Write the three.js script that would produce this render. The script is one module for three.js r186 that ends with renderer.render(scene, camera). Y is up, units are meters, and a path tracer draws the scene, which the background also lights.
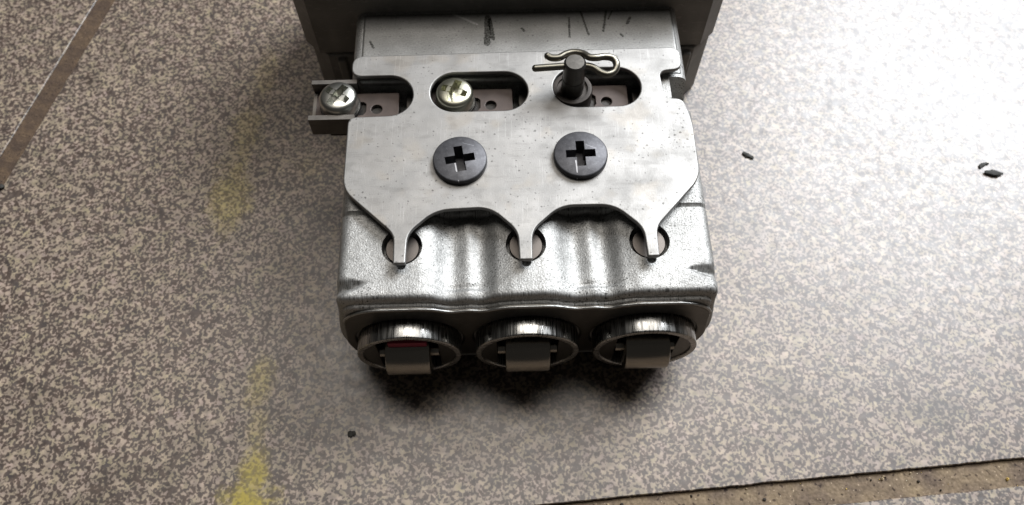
import * as THREE from 'three';
import { RectAreaLightUniformsLib } from 'three/addons/lights/RectAreaLightUniformsLib.js';
import { ImprovedNoise } from 'three/addons/math/ImprovedNoise.js';
import { RoundedBoxGeometry } from 'three/addons/geometries/RoundedBoxGeometry.js';
import { mergeGeometries, mergeVertices, toCreasedNormals } from 'three/addons/utils/BufferGeometryUtils.js';
import { Brush, Evaluator, SUBTRACTION, ADDITION } from 'three-bvh-csg';

// ------------------------------------------------------------------ camera, light, exposure
const scene = new THREE.Scene();
const F = 803;                                   // focal length in pixels of the 1024 x 505 picture
const camera = new THREE.PerspectiveCamera(2 * Math.atan(252.5 / F) * 180 / Math.PI, 1024 / 505, 0.01, 20);
camera.position.set(0, 0.2406, 0.0848);
camera.rotation.x = -63.3 * Math.PI / 180;
scene.add(camera);
camera.focus = 0.225; camera.userData.fStop = 16;
scene.background = new THREE.Color().setRGB(0.035, 0.033, 0.031);   // the dim room around
const renderer = new THREE.WebGLRenderer({ antialias: true });
renderer.toneMapping = THREE.LinearToneMapping;
renderer.toneMappingExposure = 1.0;
renderer.shadowMap.enabled = true;
RectAreaLightUniformsLib.init();

const rnd = (() => { let s = 20240611; return () => ((s = (s * 1664525 + 1013904223) >>> 0) / 4294967296); })();
const perlin = new ImprovedNoise();
const noise = (x, y, z = 0) => perlin.noise(x, y, z);
const fbm = (x, y, z = 0) => noise(x, y, z) + 0.5 * noise(2.1 * x + 7, 2.1 * y, z + 3) + 0.25 * noise(4.3 * x, 4.3 * y + 9, z + 5);
const smooth = (a, b, t) => { t = Math.min(1, Math.max(0, (t - a) / (b - a))); return t * t * (3 - 2 * t); };
const taken = {};
const numbered = n => { const k = taken[n] = (taken[n] ?? -1) + 1; return k ? n + '_' + String(k).padStart(3, '0') : n; };
const MM = 0.001;
function part(name, geometry, material, parent, at = [0, 0, 0]) {      // geometry in millimetres
  geometry.scale(MM, MM, MM);
  const m = new THREE.Mesh(geometry, material); m.name = name;
  m.position.set(at[0] * MM, at[1] * MM, at[2] * MM); parent.add(m);
  return m;
}
function tag(o, label, category, group) { o.userData.label = label; o.userData.category = category; if (group) o.userData.group = group; return o; }

function lamp(name, label, w, h, at, towards, color, intensity, glow) {
  const g = new THREE.Group(); g.name = name; g.position.set(...at); scene.add(g);
  g.lookAt(...towards);                                               // +z of the group faces the target
  const shell = new THREE.Mesh(new RoundedBoxGeometry(w + 0.06, h + 0.06, 0.05, 2, 0.01), new THREE.MeshStandardMaterial({ color: 0xd8d8d4, roughness: 0.5 }));
  shell.name = 'lamp_housing'; shell.position.z = -0.03; g.add(shell);
  const dm = new THREE.MeshStandardMaterial({ color: 0xffffff, roughness: 0.6, emissive: color, emissiveIntensity: glow });
  const d = new THREE.Mesh(new THREE.BoxGeometry(w, h, 0.006), dm); d.name = 'diffuser'; d.position.z = -0.001; g.add(d);
  const l = new THREE.RectAreaLight(color, intensity, w, h); l.name = 'light'; l.position.z = 0.006; l.rotation.y = Math.PI; g.add(l);
  tag(g, label, 'ceiling lamp', 'ceiling lamps');
}
lamp('ceiling_lamp', 'long white ceiling lamp hanging above and just behind the switch block', 1.7, 0.7, [0.05, 2.4, -0.66], [0, 0, -0.03], new THREE.Color().setRGB(1.0, 0.94, 0.87), 7.4, 0.6);
lamp('ceiling_lamp', 'square cool white ceiling lamp far behind the right of the switch block', 1.6, 1.5, [1.6, 2.25, -1.8], [0, 0, 0], new THREE.Color().setRGB(0.93, 0.96, 1.0), 28, 0.6);

// ------------------------------------------------------------------ textures
function dataTex(n, fill, srgb = true) {
  const d = new Uint8Array(n * n * 4);
  const o = [0, 0, 0];
  for (let j = 0; j < n; j++) for (let i = 0; i < n; i++) {
    fill(i, j, o); const k = 4 * (j * n + i);
    d[k] = Math.max(0, Math.min(255, o[0])); d[k + 1] = Math.max(0, Math.min(255, o[1])); d[k + 2] = Math.max(0, Math.min(255, o[2])); d[k + 3] = 255;
  }
  const t = new THREE.DataTexture(d, n, n); t.magFilter = THREE.LinearFilter; t.minFilter = THREE.LinearMipmapLinearFilter; t.generateMipmaps = true;
  t.wrapS = t.wrapT = THREE.MirroredRepeatWrapping; if (srgb) t.colorSpace = THREE.SRGBColorSpace; t.needsUpdate = true;
  return t;
}
// speckled porcelain: pale flecks in a dark ground. x, z in millimetres; stains are [x, z, rx, rz, strength]
const stains = [[-76.5, 47, 9, 9, 1.0], [-76, 37, 5, 8, 0.8], [-78, 9, 5, 9, 0.34], [-77, 22, 3.5, 7, 0.25], [-98, -58, 8, 15, 0.34], [-96, -84, 6, 14, 0.22], [-93, -112, 5, 12, 0.14], [-72, -70, 6, 6, 0.1]];
function floorTex(n, span, x0, z0, seed, dirty) {
  return dataTex(n, (i, j, o) => {
    const x = x0 + (i + 0.5) / n * span, z = z0 + (j + 0.5) / n * span;
    const wx = x + 0.4 * noise(x * 1.1, z * 1.1, seed + 20), wz = z + 0.4 * noise(x * 1.1 + 40, z * 1.1, seed + 21);
    let v = noise(wx * 1.2, wz * 1.2, seed) + 0.45 * noise(wx * 2.5 + 5, wz * 2.5, seed + 1);
    v += 0.10 * noise(x * 0.06, z * 0.06, seed + 7);
    const t = smooth(-0.16, 0.18, v + 0.12 * noise(x * 0.45, z * 0.45, seed + 9));
    const tone = noise(x * 0.62 + 9, z * 0.62, seed + 3), hue = noise(x * 0.4, z * 0.4 + 31, seed + 4), fine = ((i * 7919 + j * 104729 + (i * j) % 977) % 97) / 97 * 8 - 4;
    let dr = 97 + tone * 28, dg = 87 + tone * 26 + hue * 5, db = 83 + tone * 24 + hue * 10;
    let lr = 186 + tone * 40, lg = 175 + tone * 37 + hue * 4, lb = 161 + tone * 33 - hue * 10;
    let r = dr + (lr - dr) * t + fine, g = dg + (lg - dg) * t + fine, b = db + (lb - db) * t + fine;
    if (dirty) {
      let s = 0;
      for (const [sx, sz, rx, rz, k] of stains) {
        const q0 = Math.hypot((x - sx) / rx, (z - sz) / rz); if (q0 > 2) continue;
        const q = q0 + 0.35 * fbm(x * 0.16, z * 0.16, 50) + 0.22 * noise(x * 0.8, z * 0.8, 51);
        s = Math.max(s, k * smooth(1.25, 0.35, q));
      }
      if (s > 0) s *= 0.72 + 0.38 * noise(x * 0.9, z * 0.9, 52) + 0.18 * t;
      s = Math.max(0, Math.min(0.9, s));
      r += (205 - r) * s; g += (192 - g) * s; b += (66 - b) * s;
      const grime = smooth(0.25, 0.75, fbm(x * 0.035 + 3, z * 0.035, 60)) * 0.14;
      r *= 1 - grime; g *= 1 - grime; b *= 1 - grime * 1.1;
    }
    o[0] = r; o[1] = g; o[2] = b;
  });
}
const SPAN = 470, X0 = -235, Z0 = -300;
const floorMap = floorTex(2048, SPAN, X0, Z0, 1.5, true);
const floorMapPlain = floorTex(1024, 240, 0, 0, 11.5, false);
const floorRough = dataTex(512, (i, j, o) => {
  const v = 150 + 8 * fbm(i / 60, j / 60, 3) + 24 * noise(i / 3.1, j / 3.1, 4); o[0] = o[1] = o[2] = v;
}, false);
const floorBump = dataTex(1024, (i, j, o) => { o[0] = o[1] = o[2] = 128 + 60 * noise(i / 5.3, j / 5.3, 8) + 40 * noise(i / 13, j / 13, 9); }, false);
const tileMaterial = map => new THREE.MeshPhysicalMaterial({ map, color: 0xb6afa8, ior: 1.6, roughness: 0.69, roughnessMap: floorRough, bumpMap: floorBump, bumpScale: 0.00006, specularIntensity: 1.0 });
const tileMain = tileMaterial(floorMap), tileOther = tileMaterial(floorMapPlain);

const groutMap = dataTex(1024, (i, j, o) => {
  const a = fbm(i / 60, j / 60, 2), b = noise(i / 7, j / 7, 5), c = noise(i / 2.6, j / 2.6, 6);
  const spot = smooth(0.42, 0.55, noise(i / 9 + 30, j / 9, 12)), pale = smooth(0.5, 0.6, noise(i / 5 + 70, j / 5, 14));
  o[0] = 106 + 26 * a + 18 * b + 12 * c - 45 * spot + 50 * pale; o[1] = 92 + 24 * a + 16 * b + 11 * c - 42 * spot + 48 * pale; o[2] = 76 + 16 * a + 14 * b + 10 * c - 34 * spot + 44 * pale;
});
const groutBump = dataTex(512, (i, j, o) => { o[0] = o[1] = o[2] = 128 + 70 * fbm(i / 9, j / 9, 15) + 30 * noise(i / 2.3, j / 2.3, 16); }, false);
const grout = new THREE.MeshStandardMaterial({ map: groutMap, roughness: 0.95, bumpMap: groutBump, bumpScale: 0.0008 });

const groutDark = new THREE.MeshStandardMaterial({ map: groutMap, color: 0xb0a49c, roughness: 0.95, bumpMap: groutBump, bumpScale: 0.0004 });
// cast aluminium: sandy grain with dark pits; uv one unit per 50 mm
const castMap = dataTex(1024, (i, j, o) => {
  const big = fbm(i / 120, j / 120, 21), mid = noise(i / 14, j / 14, 22), fine = noise(i / 2.7, j / 2.7, 23), pit = smooth(0.38, 0.62, noise(i / 4.0, j / 4.0, 24) + 0.25 * big);
  const v = 164 + 10 * big + 12 * mid + 34 * fine - 75 * pit; o[0] = v; o[1] = v; o[2] = v - 2;
});
const castBump = dataTex(1024, (i, j, o) => { o[0] = o[1] = o[2] = 128 + 55 * noise(i / 4.2, j / 4.2, 31) + 45 * noise(i / 2.2, j / 2.2, 32) + 30 * noise(i / 15, j / 15, 33); }, false);
const castRough = dataTex(512, (i, j, o) => { o[0] = o[1] = o[2] = 172 + 20 * fbm(i / 40, j / 40, 34) + 22 * noise(i / 3, j / 3, 35); }, false);
const plateMap = dataTex(1024, (i, j, o) => {
  const big = fbm(i / 150, j / 150, 41), mid = noise(i / 24, j / 24, 42), fine = noise(i / 2.5, j / 2.5, 43), spot = smooth(0.5, 0.66, noise(i / 8, j / 8, 44) + 0.2 * big), smear = smooth(0.15, 0.5, fbm(i / 70 + 8, j / 30, 45));
  const v = 137 + 9 * big + 5 * mid + 6 * fine - 40 * spot - 7 * smear; const scr = 16 * smooth(0.42, 0.6, noise(i / 1.6 + j / 60, j / 130, 52)) - 12 * smooth(0.45, 0.6, noise(i / 90, j / 1.7 + i / 40, 53)); const warm = 3.5 * smooth(0.1, 0.6, fbm(i / 110 + 4, j / 110, 56)); o[0] = v + scr + warm * 0.4; o[1] = v - 1 + scr - warm * 0.2; o[2] = v - 3 + scr - warm;
});
const plateRough = dataTex(1024, (i, j, o) => { o[0] = o[1] = o[2] = 138 + 26 * fbm(i / 90, j / 90, 46) + 14 * noise(i / 2.4, j / 11, 47); }, false);
const plateBump = dataTex(1024, (i, j, o) => { o[0] = o[1] = o[2] = 128 + 50 * noise(i / 2.6, j / 5, 48) + 60 * noise(i / 40, j / 40, 49); }, false);
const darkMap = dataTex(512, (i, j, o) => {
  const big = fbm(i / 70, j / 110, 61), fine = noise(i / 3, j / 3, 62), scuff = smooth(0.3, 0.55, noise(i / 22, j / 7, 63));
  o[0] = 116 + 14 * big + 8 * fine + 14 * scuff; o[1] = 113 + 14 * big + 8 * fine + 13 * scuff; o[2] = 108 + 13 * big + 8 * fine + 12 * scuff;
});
const streakRough = dataTex(512, (i, j, o) => { o[0] = o[1] = o[2] = 95 + 85 * noise(i / 2.2, j / 90, 71) + 40 * noise(i / 7, j / 120, 72); }, false);
const streakMap = dataTex(512, (i, j, o) => { const v = 158 + 26 * noise(i / 2.6, j / 60, 73) - 50 * smooth(0.3, 0.5, noise(i / 5, j / 45, 74)); o[0] = o[1] = v; o[2] = v - 2; });
const copperMap = dataTex(512, (i, j, o) => {
  const a = fbm(i / 60, j / 60, 81), f = noise(i / 3, j / 3, 82); o[0] = 106 + 12 * a + 9 * f; o[1] = 95 + 11 * a + 9 * f; o[2] = 91 + 10 * a + 9 * f;
});

const castMetal = new THREE.MeshStandardMaterial({ map: castMap, metalness: 0.95, roughness: 0.95, roughnessMap: castRough, bumpMap: castBump, bumpScale: 0.00022 });
const shadedFrontMetal = new THREE.MeshStandardMaterial({ map: darkMap, color: 0xc0c0c0, metalness: 0.9, roughness: 0.36, bumpMap: castBump, bumpScale: 0.00006 });  // darker colour holds the shade on the casting front
const flashMetal = new THREE.MeshStandardMaterial({ map: streakMap, metalness: 0.95, roughness: 0.4 });
const plateMetal = new THREE.MeshStandardMaterial({ map: plateMap, metalness: 0.95, roughness: 1.0, roughnessMap: plateRough, bumpMap: plateBump, bumpScale: 0.00004 });
const housingPaint = new THREE.MeshStandardMaterial({ map: darkMap, metalness: 0.1, roughness: 0.55 });
const blackOxide = new THREE.MeshStandardMaterial({ color: 0x515154, metalness: 0.6, roughness: 0.5, bumpMap: plateBump, bumpScale: 0.00003 });
const bushingSteel = new THREE.MeshStandardMaterial({ map: streakMap, metalness: 1, roughness: 0.8, roughnessMap: streakRough });
const rollerSteel = new THREE.MeshStandardMaterial({ color: 0x98948c, metalness: 1.0, roughness: 0.26 });
const shadedCheekSteel = new THREE.MeshStandardMaterial({ map: darkMap, color: 0xa0a0a0, metalness: 0.9, roughness: 0.3 });
const pinSteel = new THREE.MeshStandardMaterial({ map: darkMap, color: 0xd0d0d0, metalness: 0.9, roughness: 0.34 });
const collarSteel = new THREE.MeshStandardMaterial({ map: darkMap, color: 0x78706c, metalness: 0.5, roughness: 0.5 });
const darkSteel = new THREE.MeshStandardMaterial({ color: 0x3a3836, metalness: 0.8, roughness: 0.4 });
const zincYellow = new THREE.MeshStandardMaterial({ color: 0xb4b3a2, metalness: 1, roughness: 0.33 });
const zincScrew = new THREE.MeshStandardMaterial({ color: 0xbfbfb8, metalness: 1, roughness: 0.3 });
const wireSteel = new THREE.MeshStandardMaterial({ color: 0x77746a, metalness: 1, roughness: 0.36 });
const contactMetal = new THREE.MeshStandardMaterial({ map: copperMap, color: 0xb4b0ac, metalness: 0.45, roughness: 0.5 });
const reflectionRed = new THREE.MeshStandardMaterial({ color: 0x8e2a40, roughness: 0.4 });
const discMetal = new THREE.MeshStandardMaterial({ color: 0x5c5753, metalness: 0.9, roughness: 0.45 });
const bracketMetal = new THREE.MeshStandardMaterial({ map: plateMap, color: 0xc8c4c0, metalness: 0.9, roughness: 0.45 });

function creased(g, angle, axis) {                       // smooth normals, but the flat end faces across `axis` stay flat
  const f = g.index ? g.toNonIndexed() : g; f.computeVertexNormals();
  const flat = f.attributes.normal.clone(), c = toCreasedNormals(f, angle), n = c.attributes.normal;
  for (let i = 0; i < n.count; i++) if (Math.abs(flat.getComponent(i, axis)) > 0.995) n.setXYZ(i, flat.getX(i), flat.getY(i), flat.getZ(i));
  return c;
}
function planarUV(geo, per, axes = 'xz', du = 0, dv = 0) {             // uv in units of `per` (geometry in mm), picked by the face's own direction
  const p = geo.attributes.position, n = geo.attributes.normal, uv = new Float32Array(p.count * 2);
  for (let i = 0; i < p.count; i++) {
    const ax = Math.abs(n.getX(i)), ay = Math.abs(n.getY(i)), az = Math.abs(n.getZ(i));
    let u, v;
    if (axes === 'xz' || (ay >= ax && ay >= az)) { u = p.getX(i); v = p.getZ(i) + (axes === 'xz' ? p.getY(i) : 0); } else if (az >= ax) { u = p.getX(i); v = p.getY(i); } else { u = p.getZ(i); v = p.getY(i); }
    uv[2 * i] = u / per + du; uv[2 * i + 1] = v / per + dv;
  }
  geo.setAttribute('uv', new THREE.BufferAttribute(uv, 2));
  return geo;
}

// ------------------------------------------------------------------ floor: grout bed and tiles
const floor = new THREE.Group(); floor.name = 'floor'; floor.userData.kind = 'structure'; floor.userData.label = 'speckled beige and grey stone tile floor with brown joints'; scene.add(floor);
{
  const g = planarUV(new THREE.BoxGeometry(2400, 12, 2400, 1, 1, 1), 160);
  part('grout_bed', g, grout, floor, [0, -7.5, 0]);                   // its top lies 1.5 mm below the tiles
  // joint directions read from the photograph (world millimetres)
  const e1 = new THREE.Vector2(152.1 - 13.9, 32.1 - 45.1).normalize();      // along the front joint
  const e2 = new THREE.Vector2(-178.7 + 158.2, -60.6 + 148.8).normalize();  // along the left joint, towards the viewer
  const L = new THREE.Vector2(-158.2, -148.8), Fp = new THREE.Vector2(13.9, 45.1);
  // P = L + a e2 = Fp + b e1 : near left corner of the main tile
  const det = e2.x * -e1.y + e1.x * e2.y, rx = Fp.x - L.x, ry = Fp.y - L.y;
  const a = (rx * -e1.y + e1.x * ry) / det;
  const P = L.clone().addScaledVector(e2, a);
  const W = 560, D = 560, J1 = 7.6, J2 = 8.2;                         // tile sizes and joint widths
  {                                                                    // the left joint is filled almost flush with a darker grout
    const len = 1400, mid = P.clone().addScaledVector(e2, -500).addScaledVector(e1, -J1 / 2);
    const sg = planarUV(new THREE.BoxGeometry(J1 + 1.5, 3, len), 90);
    const st = part('grout_strip', sg, groutDark, floor, [mid.x, -2.1, mid.y]); st.rotation.y = Math.atan2(e2.x, e2.y);
  }
  {                                                                    // sand and crumbs caught in the front joint
    const n = 170, im = new THREE.InstancedMesh(new THREE.IcosahedronGeometry(0.001, 0), new THREE.MeshStandardMaterial({ roughness: 0.9 }), n), m = new THREE.Matrix4(), q = new THREE.Quaternion();
    im.name = 'grit'; im.userData.kind = 'stuff';
    for (let k = 0; k < n; k++) {
      const t = -120 + 330 * rnd(), w = rnd() * J2, p = Fp.clone().addScaledVector(e1, t).addScaledVector(e2, w), sz = 0.12 + 0.45 * rnd() ** 3;
      q.setFromEuler(new THREE.Euler(rnd() * 6, rnd() * 6, rnd() * 6));
      m.compose(new THREE.Vector3(p.x * MM, (-1.5 + sz * 0.4) * MM, p.y * MM), q, new THREE.Vector3(sz, sz * 0.7, sz * (0.7 + 0.6 * rnd())));
      im.setMatrixAt(k, m); const c = rnd(); im.setColorAt(k, new THREE.Color(c < 0.35 ? 0x2c2620 : c < 0.7 ? 0x9a8a70 : c < 0.85 ? 0xc9bda6 : 0xb59a52));
    }
    floor.add(im);
  }
  for (let i = -1; i <= 1; i++) for (let j = -1; j <= 1; j++) {
    const main = i === 0 && j === 0;
    const o = P.clone().addScaledVector(e1, i * (W + J1)).addScaledVector(e2, j * (D + J2));
    const seg = (p, q, n) => Array.from({ length: n }, (_, k) => p.clone().lerp(q, k / n));
    const c = [o, o.clone().addScaledVector(e1, W), o.clone().addScaledVector(e1, W).addScaledVector(e2, -D), o.clone().addScaledVector(e2, -D)];
    const pts = [];
    for (let k = 0; k < 4; k++) for (const p of seg(c[k], c[(k + 1) % 4], 180)) {   // slightly chipped arrises
      const w = 0.28 * noise(p.x * 0.35, p.y * 0.35, 90) + 0.45 * Math.min(0, noise(p.x * 0.09, p.y * 0.09, 91) + 0.25);
      pts.push(new THREE.Vector2(p.x + w * 0.5, p.y + w * 0.8));
    }
    const sh = new THREE.Shape(pts.map(p => new THREE.Vector2(p.x, -p.y)));
    let g = new THREE.ExtrudeGeometry(sh, { depth: 7, bevelEnabled: true, bevelSize: 0.25, bevelThickness: 0.25, bevelOffset: -0.25, bevelSegments: 1, curveSegments: 1 });
    g.rotateX(-Math.PI / 2); g.translate(0, -7.25, 0);
    const p = g.attributes.position, uv = g.attributes.uv;
    for (let k = 0; k < p.count; k++) main ? uv.setXY(k, (p.getX(k) - X0) / SPAN, (p.getZ(k) - Z0) / SPAN) : uv.setXY(k, p.getX(k) / 240 + 0.37 * i, p.getZ(k) / 240 + 0.21 * j);
    part(numbered('tile'), g, main ? tileMain : tileOther, floor);
  }
}

// ------------------------------------------------------------------ the switch block
const block = new THREE.Group(); block.name = 'switch_block'; block.position.set(0.0042, 0.0002, 0); block.rotation.y = 1.6 * Math.PI / 180; scene.add(block);
tag(block, 'grey cast metal switch block with three roller plungers and a screwed cover plate', 'switch block');
const CX = [-33.6, 0, 33.6];                                           // the three plungers
const TOP = 47, PLATE = 51;                                            // height of the casting and of the plate's upper face
const evaluator = new Evaluator(); evaluator.attributes = ['position', 'normal', 'uv']; evaluator.useGroups = false;
const plain = g => { for (const k of Object.keys(g.attributes)) if (!['position', 'normal', 'uv'].includes(k)) g.deleteAttribute(k); return g; };
function brush(g) { const b = new Brush(plain(g)); b.updateMatrixWorld(); return b; }
function subtract(g, tools) { let r = brush(g); for (const t of tools) r = evaluator.evaluate(r, brush(t), SUBTRACTION); return r.geometry; }
const box = (x0, x1, y0, y1, z0, z1) => new THREE.BoxGeometry(x1 - x0, y1 - y0, z1 - z0).translate((x0 + x1) / 2, (y0 + y1) / 2, (z0 + z1) / 2);
const upCyl = (r, y0, y1, x, z, n = 48) => new THREE.CylinderGeometry(r, r, y1 - y0, n).translate(x, (y0 + y1) / 2, z);
const zCyl = (r, z0, z1, x, y, n = 48) => new THREE.CylinderGeometry(r, r, z1 - z0, n).rotateX(Math.PI / 2).translate(x, y, (z0 + z1) / 2);

function relief(x, z) {                                                // height of the cast top over its nominal plane
  let h = 0;
  const fade = smooth(-34, -25.5, z) * (1 - 0.3 * smooth(-14, -1.5, z));
  for (const mid of [-16.8, 16.8]) {
    const d = x - mid + 0.7 * noise(z * 0.12, mid, 3);
    const g = (c, w) => Math.exp(-(((d - c) / w) ** 2));
    let v = 4.3 * smooth(-12.5, -2.6, d) * smooth(13.5, 3.0, d);
    v -= 1.15 * g(0.9, 2.5) + 0.4 * g(-8.2, 2.0);
    v -= 0.6 * g(8.4, 1.8);
    h -= v * fade;
    h -= 0.55 * Math.exp(-(((z + 3.6) / 1.0) ** 2)) * Math.exp(-((d / 5) ** 2));           // dimple at the front of the valley
    h += 0.4 * Math.exp(-(((z + 2.3) / 0.9) ** 2)) * Math.exp(-((d / 6) ** 2));
  }
  if (z < -26.2) h += 0.3;
  h -= 0.9 * Math.exp(-(((z + 26.0) / 0.38) ** 2));                    // groove between machined and cast face
  const wob = 0.5 * noise(x * 0.5, z * 0.9, 12);
  for (const [s, zc] of [[-1, -4.6], [1, -6.6]]) {                     // knocked corners
    const t = s * x - 42.5; if (t > 0) h -= Math.min(2.6, t * 0.42) * Math.exp(-(((z - zc + wob - t * 0.12) / (0.35 + t * 0.16)) ** 2));
  }
  h += (0.12 * noise(x * 0.22, z * 0.22, 5) + 0.07 * noise(x * 0.9, z * 0.9, 6)) * smooth(-26.5, -25.5, z);
  return h;
}
function castingGeometry() {
  // outline seen from the front: [x, y, share of the relief]
  const out = [], HW = 51, R = 3.2, CY = 21.5;
  const arc = (cx, cy, r, a0, a1, n, lift) => { for (let k = 0; k <= n; k++) { const a = a0 + (a1 - a0) * k / n; out.push([cx + r * Math.cos(a), cy + r * Math.sin(a), lift(a)]); } };
  const under = x => {                                                 // three lobes below, one round each plunger
    let y = 4.0; for (const c of [-33.6, 0, 33.6]) { const q = 1 - ((x - c) / 17.4) ** 2; if (q > 0) y = Math.min(y, CY * (1 - Math.sqrt(q))); } return y;
  };
  for (let k = 0; k <= 60; k++) { const x = -33.6 + 67.2 * k / 60; out.push([x, under(x), 0]); }
  for (let k = 1; k < 16; k++) { const a = -Math.PI / 2 * (1 - k / 16); out.push([33.6 + 17.4 * Math.cos(a), CY + CY * Math.sin(a), 0]); }
  for (let k = 0; k < 8; k++) out.push([HW, CY + (TOP - R - CY) * k / 8, Math.max(0, (k - 4) / 8)]);
  arc(HW - R, TOP - R, R, 0, Math.PI / 2, 8, a => 0.5 + 0.5 * Math.sin(a));
  for (let k = 1; k < 150; k++) out.push([HW - R - 2 * (HW - R) * k / 150, TOP, 1]);
  arc(-HW + R, TOP - R, R, Math.PI / 2, Math.PI, 8, a => 0.5 + 0.5 * Math.sin(a));
  for (let k = 7; k >= 0; k--) out.push([-HW, CY + (TOP - R - CY) * k / 8, Math.max(0, (k - 4) / 8)]);
  for (let k = 15; k > 0; k--) { const a = Math.PI + Math.PI / 2 * (1 - k / 16); out.push([-33.6 + 17.4 * Math.cos(a), CY + CY * Math.sin(a), 0]); }
  const N = out.length, rings = [];
  for (let z = -99; z < -27.01; z += 3) rings.push([z, 0]);
  for (let z = -27; z < -1.6; z += 0.4) rings.push([z, 0]);
  rings.push([-1.2, 0.06], [-0.7, 0.25], [-0.3, 0.65], [0, 1.3], [0.2, 2.1], [0.3, 3.0], [0.9, 3.15], [1.15, 3.4], [1.25, 3.9]);
  const pos = [];
  for (const [z, inset] of rings) for (const [x, y, l] of out) {
    const fx = (HW - inset * 0.5) / HW, X = x * fx, lowSpread = y > 23.5 ? (23.5 - inset) / 23.5 : 1 - inset * 0.25 / 23.5;
    pos.push(X * (1 + 0.055 * smooth(TOP - 2, 20, y)), 23.5 + (y - 23.5) * lowSpread + l * relief(x, Math.min(z, -1.6)) * (1 - inset * 0.06), z);
  }
  const idx = [];
  for (let r = 0; r + 1 < rings.length; r++) for (let k = 0; k < N; k++) {
    const a = r * N + k, b = r * N + (k + 1) % N, c = a + N, d = b + N;
    idx.push(a, b, d, a, d, c);
  }
  const flat = s => Array.from({ length: N }, (_, k) => new THREE.Vector2(pos[3 * (s + k)], pos[3 * (s + k) + 1]));
  const last = (rings.length - 1) * N;
  for (const t of THREE.ShapeUtils.triangulateShape(flat(0), [])) idx.push(t[0], t[2], t[1]);
  for (const t of THREE.ShapeUtils.triangulateShape(flat(last), [])) idx.push(last + t[0], last + t[1], last + t[2]);
  const g = new THREE.BufferGeometry(); g.setAttribute('position', new THREE.Float32BufferAttribute(pos, 3)); g.setIndex(idx);
  const c = toCreasedNormals(g, 0.75);
  c.setAttribute('uv', new THREE.BufferAttribute(new Float32Array(c.attributes.position.count * 2), 2));
  return c;
}
{
  const tools = [];
  for (const x of CX) {
    tools.push(upCyl(5.5, TOP - 4.5, TOP + 4, x, -15.2), upCyl(1.3, TOP - 3.4, TOP + 4, x, -9.6, 20));
    tools.push(zCyl(13.4, -9, 6, x, TOP - 25));
  }
  tools.push(box(-60, 41.5, TOP - 9, TOP + 5, -71.5, -56), box(45.2, 60, TOP - 16, TOP + 5, -70.5, -58.5));
  const g = planarUV(subtract(castingGeometry(), tools), 116, 'xz', 0.5, 0.5);
  part('casting', g, castMetal, block);
}

// ---- slab added over the casting front, its shade put into a darker metal
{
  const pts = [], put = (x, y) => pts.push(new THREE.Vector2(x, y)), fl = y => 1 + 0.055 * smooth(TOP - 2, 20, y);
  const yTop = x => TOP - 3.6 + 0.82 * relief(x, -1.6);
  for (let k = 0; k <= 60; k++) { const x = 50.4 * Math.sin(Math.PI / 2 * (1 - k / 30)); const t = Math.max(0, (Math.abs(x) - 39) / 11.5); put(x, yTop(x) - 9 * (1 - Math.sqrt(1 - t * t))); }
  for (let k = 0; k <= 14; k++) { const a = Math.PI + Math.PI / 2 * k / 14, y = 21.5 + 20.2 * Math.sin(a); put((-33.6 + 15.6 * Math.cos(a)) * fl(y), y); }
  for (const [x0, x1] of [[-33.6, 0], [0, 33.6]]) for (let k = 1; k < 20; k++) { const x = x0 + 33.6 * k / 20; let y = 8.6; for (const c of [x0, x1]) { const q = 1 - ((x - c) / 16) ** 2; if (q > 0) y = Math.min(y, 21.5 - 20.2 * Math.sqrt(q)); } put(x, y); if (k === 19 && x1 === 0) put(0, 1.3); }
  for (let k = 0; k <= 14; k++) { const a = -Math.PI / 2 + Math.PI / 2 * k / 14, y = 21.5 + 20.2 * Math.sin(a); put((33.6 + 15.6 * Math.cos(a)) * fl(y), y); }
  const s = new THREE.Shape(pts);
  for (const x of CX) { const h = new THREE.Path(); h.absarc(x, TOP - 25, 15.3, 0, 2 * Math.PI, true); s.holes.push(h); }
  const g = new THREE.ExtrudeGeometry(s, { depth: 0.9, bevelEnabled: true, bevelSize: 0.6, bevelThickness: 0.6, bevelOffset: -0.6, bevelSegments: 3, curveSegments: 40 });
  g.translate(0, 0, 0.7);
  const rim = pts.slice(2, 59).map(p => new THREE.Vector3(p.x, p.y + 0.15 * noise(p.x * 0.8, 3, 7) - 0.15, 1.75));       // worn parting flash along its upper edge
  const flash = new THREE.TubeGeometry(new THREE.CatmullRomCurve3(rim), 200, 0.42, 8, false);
  part('shaded_front_face', planarUV(creased(g, 0.6, 2), 60, 'box'), shadedFrontMetal, block);
  part('parting_flash', flash, flashMetal, block);
}
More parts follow.
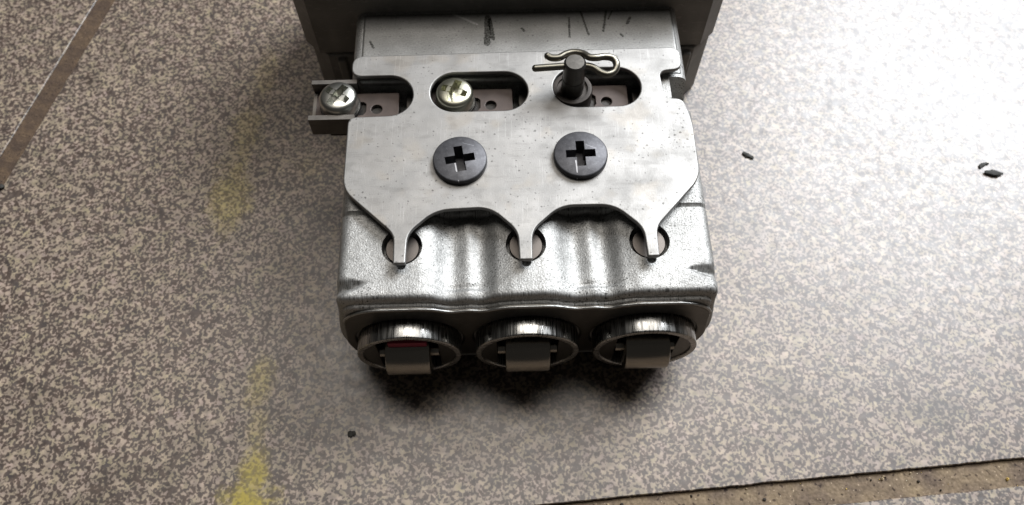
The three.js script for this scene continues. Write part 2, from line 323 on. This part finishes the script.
// ---- cover plate
{
  const s = new THREE.Shape();
  const pts = [                                                        // [x, z, corner radius]
    [-50, -78, 3.6], [48.6, -79, 3.2], [48.6, -70.6, 3], [41.6, -70, 2.5], [42.4, -60.2, 2], [47.4, -59.6, 2], [49.2, -52, 4], [49.0, -32.5, 4], [35.2, -17.4, 2.5],
    [35.0, -8.6, .5], [31.9, -8.6, .5], [31.6, -17.2, 3], [24.2, -24.5, 4], [9.6, -24.6, 4], [1.7, -17.2, 3],
    [1.5, -8.5, .5], [-2.0, -8.5, .5], [-2.2, -17.2, 3], [-9.6, -24.6, 4], [-24.4, -24.0, 4], [-31.7, -17.2, 3], [-32.0, -8.2, .5], [-35.3, -8.2, .5], [-35.4, -17.0, 2.5], [-50, -31.2, 4], [-50, -55.6, 2.6]];
  // the open slot at the left: straight lips and a round end
  const chain = pts.map(([x, z, r]) => ({ p: new THREE.Vector2(x, -z), r }));
  const slotEnd = []; for (let k = 0; k <= 20; k++) { const a = -Math.PI / 2 + Math.PI * k / 20; slotEnd.push({ p: new THREE.Vector2(-38.6 + 7.1 * Math.cos(a), 63.1 + 7.3 * Math.sin(a)), r: 0 }); }
  chain.push(...slotEnd, { p: new THREE.Vector2(-50, 70.4), r: 3.4 });
  chain.forEach((c, i) => {
    const a = chain[(i + chain.length - 1) % chain.length].p, b = chain[(i + 1) % chain.length].p;
    const r1 = Math.min(c.r, c.p.distanceTo(a) * 0.48), r2 = Math.min(c.r, c.p.distanceTo(b) * 0.48);
    const q1 = c.p.clone().add(a.clone().sub(c.p).setLength(Math.max(1e-4, r1))), q2 = c.p.clone().add(b.clone().sub(c.p).setLength(Math.max(1e-4, r2)));
    i ? s.lineTo(q1.x, q1.y) : s.moveTo(q1.x, q1.y);
    c.r ? s.quadraticCurveTo(c.p.x, c.p.y, q2.x, q2.y) : 0;
  });
  s.closePath();
  for (const [x0, x1, zc] of [[-26.4, 2.2, -63.9], [9.7, 35.6, -64.6]]) {
    const r = 7.1, h = new THREE.Path();
    h.absarc(x1 - r, -zc, r, -Math.PI / 2, Math.PI / 2, false); h.absarc(x0 + r, -zc, r, Math.PI / 2, 1.5 * Math.PI, false); h.closePath(); s.holes.push(h);
  }
  for (const [x, z] of [[-17.6, -39.2], [16.1, -40.0]]) { const h = new THREE.Path(); h.absarc(x, -z, 4.8, 0, 2 * Math.PI, true); s.holes.push(h); }
  const g = new THREE.ExtrudeGeometry(s, { depth: 0.7, bevelEnabled: true, bevelSize: 0.4, bevelThickness: 0.4, bevelOffset: -0.4, bevelSegments: 4, curveSegments: 10 });
  g.rotateX(-Math.PI / 2); g.translate(0, PLATE - 1.1, 0);
  part('cover_plate', planarUV(creased(g, 0.6, 1), 106, 'xz', 0.5, 0.3), plateMetal, block);
}
// spacer under the plate, resting on the machined face
for (const x of [-17.6, 16.1]) part('spacer', lathe([[4.3, TOP - 1], [6.2, TOP - 1], [6.2, PLATE - 1.3], [4.3, PLATE - 1.3], [4.3, TOP - 1]], 40), darkSteel, block, [x, 0, x < 0 ? -39.2 : -40]);

// ---- screw heads
function crossTools(len, wide, deep, yTop, taper = 0.6) {                           // a tapering cross recess
  const wedge = () => { const g = new THREE.BoxGeometry(len, deep * 2, wide); const p = g.attributes.position; for (let i = 0; i < p.count; i++) if (p.getY(i) < 0) { p.setX(i, p.getX(i) * taper); p.setZ(i, p.getZ(i) * (0.4 + 0.6 * taper)); } g.computeVertexNormals(); return g; };
  return [wedge().translate(0, yTop, 0), wedge().rotateY(Math.PI / 2).translate(0, yTop, 0), new THREE.CylinderGeometry(wide * 0.75, wide * 0.3, deep * 2, 16).translate(0, yTop, 0)];
}
function lathe(profile, n = 64) { return toCreasedNormals(new THREE.LatheGeometry(profile.map(p => new THREE.Vector2(...p)), n), 0.6); }
const screwMap = dataTex(256, (i, j, o) => {                             // black oxide with scuffs and two bright scratches
  const x = i / 128 - 1, y = j / 128 - 1;
  let v = 76 + 12 * fbm(i / 30, j / 30, 101) + 8 * noise(i / 2.5, j / 2.5, 102) + 34 * smooth(0.42, 0.6, noise(i / 9, j / 2.2, 103));
  if (Math.abs(x + 0.22 - 0.02 * y) < 0.022 && y > 0.28 && y < 0.82) v = 165;
  if (Math.abs(y + 0.5 - 0.5 * x) < 0.012 && x > 0.2 && x < 0.6) v = 110;
  o[0] = v; o[1] = v; o[2] = v + 3;
});
blackOxide.map = screwMap; blackOxide.color.setHex(0xffffff);
for (const [x, z, turn] of [[-17.6, -39.2, 0.16], [16.1, -40.0, 0.02]]) {
  const head = lathe([[0, -3.6], [4.2, -3.6], [4.2, -0.6], [7.2, -0.4], [7.55, 0.2], [7.55, 1.6], [7.4, 1.85], [7.1, 2.0], [0, 2.0]]);
  const g = planarUV(subtract(head, crossTools(9.2, 2.6, 5.2, 2.0, 0.8)), 15.1).rotateY(turn);
  const uv = g.attributes.uv; for (let k = 0; k < uv.count; k++) uv.setXY(k, uv.getX(k) + 0.5, uv.getY(k) + (turn > 0.1 ? 0.5 : 0.36));
  part('plate_screw', g, blackOxide, block, [x, PLATE, z]).userData.label = 'black flat headed cross screw in the cover plate';
}

// ---- terminals in the three slots
const TX = [-53.6, -19.4, 15.4], TZ = [-63.4, -64.0, -64.4];
TX.forEach((x, i) => {
  const t = new THREE.Group(); t.name = 'terminal'; t.position.set(x * MM, 0, TZ[i] * MM); block.add(t);
  const s = new THREE.Shape(); s.moveTo(-8, -5.6); s.lineTo(17, -5.6); s.lineTo(17.2, -5.2); s.lineTo(17.2, 5.0); s.lineTo(16.8, 5.4); s.lineTo(-8, 5.4); s.closePath();
  const hole = new THREE.Path(); hole.absarc(10.6, -0.6, 1.65, 0, Math.PI * 2, true); s.holes.push(hole);
  const notch = new THREE.Path(); notch.moveTo(3.2, -2.6); notch.lineTo(6.6, -2.6); notch.lineTo(7.4, -1.4); notch.lineTo(7.4, 1.4); notch.lineTo(6.6, 2.2); notch.lineTo(3.2, 2.2); notch.closePath(); s.holes.push(notch);
  const g = new THREE.ExtrudeGeometry(s, { depth: 1.0, bevelEnabled: true, bevelSize: 0.2, bevelThickness: 0.2, bevelOffset: -0.2, bevelSegments: 2, curveSegments: 16 });
  g.rotateX(-Math.PI / 2);
  part('contact_plate', planarUV(creased(g, 0.5, 1), 30), contactMetal, t, [0, 43.7, 0]);
  // clamp channel: base and two upright flanges
  const x0 = -8.4, x1 = i ? 2.5 : 5;
  const ch = mergeGeometries([box(x0, x1, 41.9, 43.1, -7.2, 7.2), box(x0, x1, 43.1, i ? 43.5 : 49.2, 5.6, 7.2), box(x0, x1, 43.1, i ? 43.5 : 49.2, -7.2, -5.8), box(x0, x0 + 1, 43.1, i ? 43.5 : 45.2, -5.9, 5.9)].map(b => b.toNonIndexed()));
  part('clamp_channel', planarUV(ch, 60, 'box'), bracketMetal, t);
  part('support', box(-4, 16, 38, 43.6, -5, 5), darkSteel, t);
  part('terminal_block', planarUV(new RoundedBoxGeometry(6.5, 4, 12, 2, 0.5).translate(22.2, 40.4, 0), 30, 'box'), bracketMetal, t);
  if (i < 2) {
    const head = lathe([[0, 0], [5.4, 0], [5.6, 0.5], [5.6, 3.0], [5.5, 3.9], [5.1, 4.6], [4.4, 5.05], [2.4, 5.3], [0, 5.35]]);
    const sg = subtract(head, crossTools(9.4, 2.5, 3.4, 5.3, 0.7)).rotateY(i ? -0.35 : -0.6);
    const sc = part('terminal_screw', sg, i ? zincYellow : zincScrew, t, [0, 46.2, 0]);
    part('washer', lathe([[2.4, 0], [5.9, 0], [6.05, 0.3], [6.05, 0.9], [5.9, 1.2], [2.4, 1.2]]), darkSteel, sc, [0, -1.25, 0]);
    part('clearance_stem', upCyl(2.5, -2.6, 0.1, 0, 0, 24), darkSteel, sc);
  } else {
    const pin = part('retaining_pin', lathe([[0, 0], [3.3, 0], [3.3, 9.5], [3.15, 9.7], [3.15, 15.9], [2.6, 16.5], [0, 16.55]], 48), pinSteel, t, [0, 46.0, 0]);
    part('collar', lathe([[3.2, 0], [5.9, 0], [6.0, 0.4], [6.0, 5.4], [5.7, 5.95], [5.3, 6.0], [4.6, 6.0], [4.5, 5.2], [3.2, 5.2]], 48), collarSteel, pin, [0, -1.1, 0]);
    // hairpin clip: one leg goes through the pin, the other curls round it, both join in a loop. [x, height, z] from the pin's axis
    const V = (x, y, z) => new THREE.Vector3(x, y, z);
    const pts = [V(-11.2, 14.8, 0.6), V(-8, 14.8, 0.4), V(-3, 14.8, 0.1), V(2, 14.8, 0.0), V(5, 14.8, 0.7), V(7.2, 14.8, 2.6), V(9.0, 14.8, 3.3), V(11.0, 14.8, 2.3), V(11.8, 15.3, 0.4), V(11.0, 15.6, -1.6), V(8.6, 16.0, -2.0), V(6.0, 16.6, -1.2),
      V(4.2, 16.6, -1.4), V(2.4, 16.1, -3.2), V(0, 15.8, -4.0), V(-2.4, 15.8, -3.4), V(-4.4, 15.8, -2.2), V(-6.6, 15.8, -2.2), V(-7.6, 15.8, -2.9)];
    const curve = new THREE.CatmullRomCurve3(pts, false, 'centripetal'), wire = new THREE.TubeGeometry(curve, 160, 1.02, 12, false);
    const caps = [0, 1].map(u => new THREE.SphereGeometry(1.02, 12, 8).translate(...curve.getPoint(u).toArray()));
    part('hairpin_clip', mergeGeometries([wire, ...caps]), wireSteel, pin).userData.label = 'bent wire hairpin clip through the pin';
  }
});

// ---- windows under the prongs, bushings and rollers
CX.forEach((x, i) => {
  part('window_disc', lathe([[0, 0], [4.5, 0], [4.6, 0.15], [4.6, 0.6], [4.4, 0.9], [0, 1.0]], 40), discMetal, block, [x, TOP - 2.2, -15.2]);
  const s = new THREE.Shape(); s.absarc(0, 0, 14.4, 0, Math.PI * 2, false);
  const h = new THREE.Path(), R = 13.3, hw = 8.5, a = Math.acos(hw / R);   // a ring; the two cheeks in its bore have shade put into their colour
  h.absarc(0, 0, R, 0, 2 * Math.PI, true); s.holes.push(h);
  const g = new THREE.ExtrudeGeometry(s, { depth: 6.4, bevelEnabled: true, bevelSize: 0.5, bevelThickness: 0.5, bevelOffset: -0.1, bevelSegments: 3, curveSegments: 72 });
  const cg = creased(g, 0.55, 2);
  { const p = cg.attributes.position, uv = cg.attributes.uv; for (let k = 0; k < p.count; k++) uv.setXY(k, Math.atan2(p.getY(k), p.getX(k)) * 14.4 / 60 + i * 0.31, p.getZ(k) / 60); }
  const b = part('bushing', cg, bushingSteel, block, [x, TOP - 25, 0.4]);
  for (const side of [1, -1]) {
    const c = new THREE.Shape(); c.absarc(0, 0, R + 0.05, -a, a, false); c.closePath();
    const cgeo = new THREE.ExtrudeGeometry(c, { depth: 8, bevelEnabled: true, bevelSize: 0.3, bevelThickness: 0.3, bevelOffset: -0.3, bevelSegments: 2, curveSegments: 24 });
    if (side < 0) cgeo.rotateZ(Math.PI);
    part('guide_cheek', planarUV(creased(cgeo, 0.5, 2), 40, 'box'), shadedCheekSteel, b, [0, 0, -1.9]);
  }
  const rp = []; for (const [w, r] of [[-6.3, 0], [-6.3, 6.4], [-6.1, 6.8], [-5.7, 7], [5.7, 7], [6.1, 6.8], [6.3, 6.4], [6.3, 0]]) rp.push([r, w]);
  part('roller', lathe(rp, 72).rotateZ(Math.PI / 2), rollerSteel, b, [0, 0.5, 5.1]);
  part('axle', new THREE.CylinderGeometry(1.8, 1.8, 16.8, 24).rotateZ(Math.PI / 2), rollerSteel, b, [0, 0.5, 5.1]);
  if (i === 0) part('red_reflection', box(-5, 5.6, 7.8, 10.6, -3, 6.8), reflectionRed, b).userData.label = 'added dark red strip for a reflection above the roller';  // strip added to stand for a maroon reflection on the roller
  part('plunger', mergeGeometries([box(-8.2, -6.7, -9.5, 9.5, -8, -0.5), box(6.7, 8.2, -9.5, 9.5, -8, -0.5), box(-8.2, 8.2, -9.5, 9.5, -9, -8)].map(q => q.toNonIndexed())), darkSteel, b);
});

// ---- tall housing at the back
{
  const outline = (x0, x1, front, c) => { const s = new THREE.Shape(); s.moveTo(x0, front + c); s.lineTo(x0 + c, front); s.lineTo(x1 - c, front); s.lineTo(x1, front + c); s.lineTo(x1, 150); s.lineTo(x0, 150); s.closePath(); return s; };
  const up = (shape, y0, y1, b) => { const g = new THREE.ExtrudeGeometry(shape, { depth: y1 - y0 - 2 * b, bevelEnabled: true, bevelSize: b, bevelThickness: b, bevelOffset: -b, bevelSegments: 3 }); g.rotateX(-Math.PI / 2); g.translate(0, y0 + b, 0); return planarUV(creased(g, 0.5, 1), 60, 'box'); };
  const h = part('housing', up(outline(-69.4, 66.4, 98, 6), 0, 28.4, 0.8), housingPaint, block);
  h.userData.label = 'dark grey housing behind the casting';
  part('housing_cover', up(outline(-71.0, 67.2, 98.6, 5), 28.6, 69, 0.8), housingPaint, block);
  for (const x of [-59, 58]) part('housing_rib', planarUV(new RoundedBoxGeometry(3, 26, 3, 2, 0.8), 60, 'box'), housingPaint, block, [x, 14.4, -97.6]);
}
// ---- smooth deck of the casting behind the plate, scratched
{
  const marks = [[487, 18, 486, 42, 3.4], [489, 20, 492, 38, 2.2], [569, 20, 568, 38, 1.1], [581, 14, 587, 36, 1.1], [607, 13, 602, 33, 1.2], [613, 14, 608, 22, 0.8], [630, 21, 627, 26, 1.6], [452, 14, 476, 24, -1.2], [370, 38, 374, 44, 1.2], [521, 29, 523, 31, 1.4], [619, 36, 621, 38, 1.2]]
    .map(([x0, y0, x1, y1, w]) => { const f = (x, y) => [((x - 518) / 155 * 48.5 + 49) / 98 * 512, ((y - 12) / 46) * 20 / 98 * 512]; return [...f(x0, y0), ...f(x1, y1), w]; });
  const deckMap = dataTex(512, (i, j, o) => {
    let v = 134 + 14 * fbm(i / 60, j / 60, 111) + 12 * noise(i / 2.4, j / 2.4, 112) - 30 * smooth(0.45, 0.6, noise(i / 4, j / 4, 113));
    if (j < 120) for (const [ax, ay, bx, by, w] of marks) {
      const dx = bx - ax, dy = by - ay, t = Math.max(0, Math.min(1, ((i - ax) * dx + (j - ay) * dy) / (dx * dx + dy * dy)));
      const d = Math.hypot(i - ax - t * dx, j - ay - t * dy) + 0.6 * noise(i / 4, j / 4, 114);
      if (d < Math.abs(w) * 1.5) v += (w < 0 ? 60 : -95) * (0.6 + 0.5 * noise(i / 3, j / 3, 115));
    }
    o[0] = v; o[1] = v; o[2] = v - 2;
  });
  const deck = new THREE.MeshStandardMaterial({ map: deckMap, metalness: 0.95, roughness: 0.5, bumpMap: castBump, bumpScale: 0.00008 });
  const g = new RoundedBoxGeometry(98, 3, 27, 4, 1.2), p = g.attributes.position, uv = g.attributes.uv;
  for (let k = 0; k < p.count; k++) uv.setXY(k, (p.getX(k) + 49) / 98, (p.getZ(k) + 13.5) / 98);
  part('rear_deck', g, deck, block, [0.4, TOP - 1.0, -84.6]);
}

// ------------------------------------------------------------------ specks lying on the tiles
const chipMaterial = new THREE.MeshStandardMaterial({ color: 0x2b2b28, roughness: 0.7, metalness: 0.3 });
function chip(x, z, len, wide, high, turn, label, bend = 0) {
  const n = 7, ring = 8, pos = [], idx = [];
  for (let i = 0; i <= n; i++) {
    const t = i / n, w = Math.sin(Math.PI * Math.min(1, 0.12 + t * 0.8)) ** 0.6 * (0.8 + 0.5 * rnd());
    for (let k = 0; k < ring; k++) { const a = 2 * Math.PI * k / ring, r = 0.8 + 0.4 * rnd(); pos.push((t - 0.5) * len + 0.1 * (rnd() - 0.5), high * (0.5 + 0.5 * w * Math.sin(a)), wide / 2 * w * r * Math.cos(a) + bend * (t - 0.5) ** 2 * len); }
  }
  for (let i = 0; i < n; i++) for (let k = 0; k < ring; k++) { const a = i * ring + k, b = i * ring + (k + 1) % ring; idx.push(a, b, b + ring, a, b + ring, a + ring); }
  for (let k = 1; k + 1 < ring; k++) { idx.push(0, k + 1, k); idx.push(n * ring, n * ring + k, n * ring + k + 1); }
  const g = new THREE.BufferGeometry(); g.setAttribute('position', new THREE.Float32BufferAttribute(pos, 3)); g.setIndex(idx); g.computeVertexNormals();
  g.computeBoundingBox(); g.translate(0, -g.boundingBox.min.y, 0);
  const m = part(numbered('metal_chip'), toCreasedNormals(g, 0.4), chipMaterial, scene, [x, 0.02, z]); m.rotation.y = turn;
  tag(m, label, 'chip', 'chips lying on the tile');
}
chip(84.2, -74.8, 4.4, 1.6, 0.7, -0.6, 'single short dark grey chip lying alone on the bright tile');
chip(169.6, -67.2, 6.2, 2.4, 1.1, -0.12, 'thick dark chip, larger of two lying together on the tile');
chip(167.0, -71.0, 4.0, 1.4, 0.7, 0.45, 'thin bent dark chip, smaller of two lying together', 0.5);
chip(-48.2, 25.0, 2.4, 1.8, 0.6, 0.3, 'tiny black crumb on the tile in front of the rollers');
chip(-178.6, -61.5, 3.0, 1.8, 1.0, 0.2, 'dark crumb lying at the edge of the brown joint');

scene.traverse(o => { if (o.isMesh) { o.castShadow = true; o.receiveShadow = true; } });
renderer.render(scene, camera);
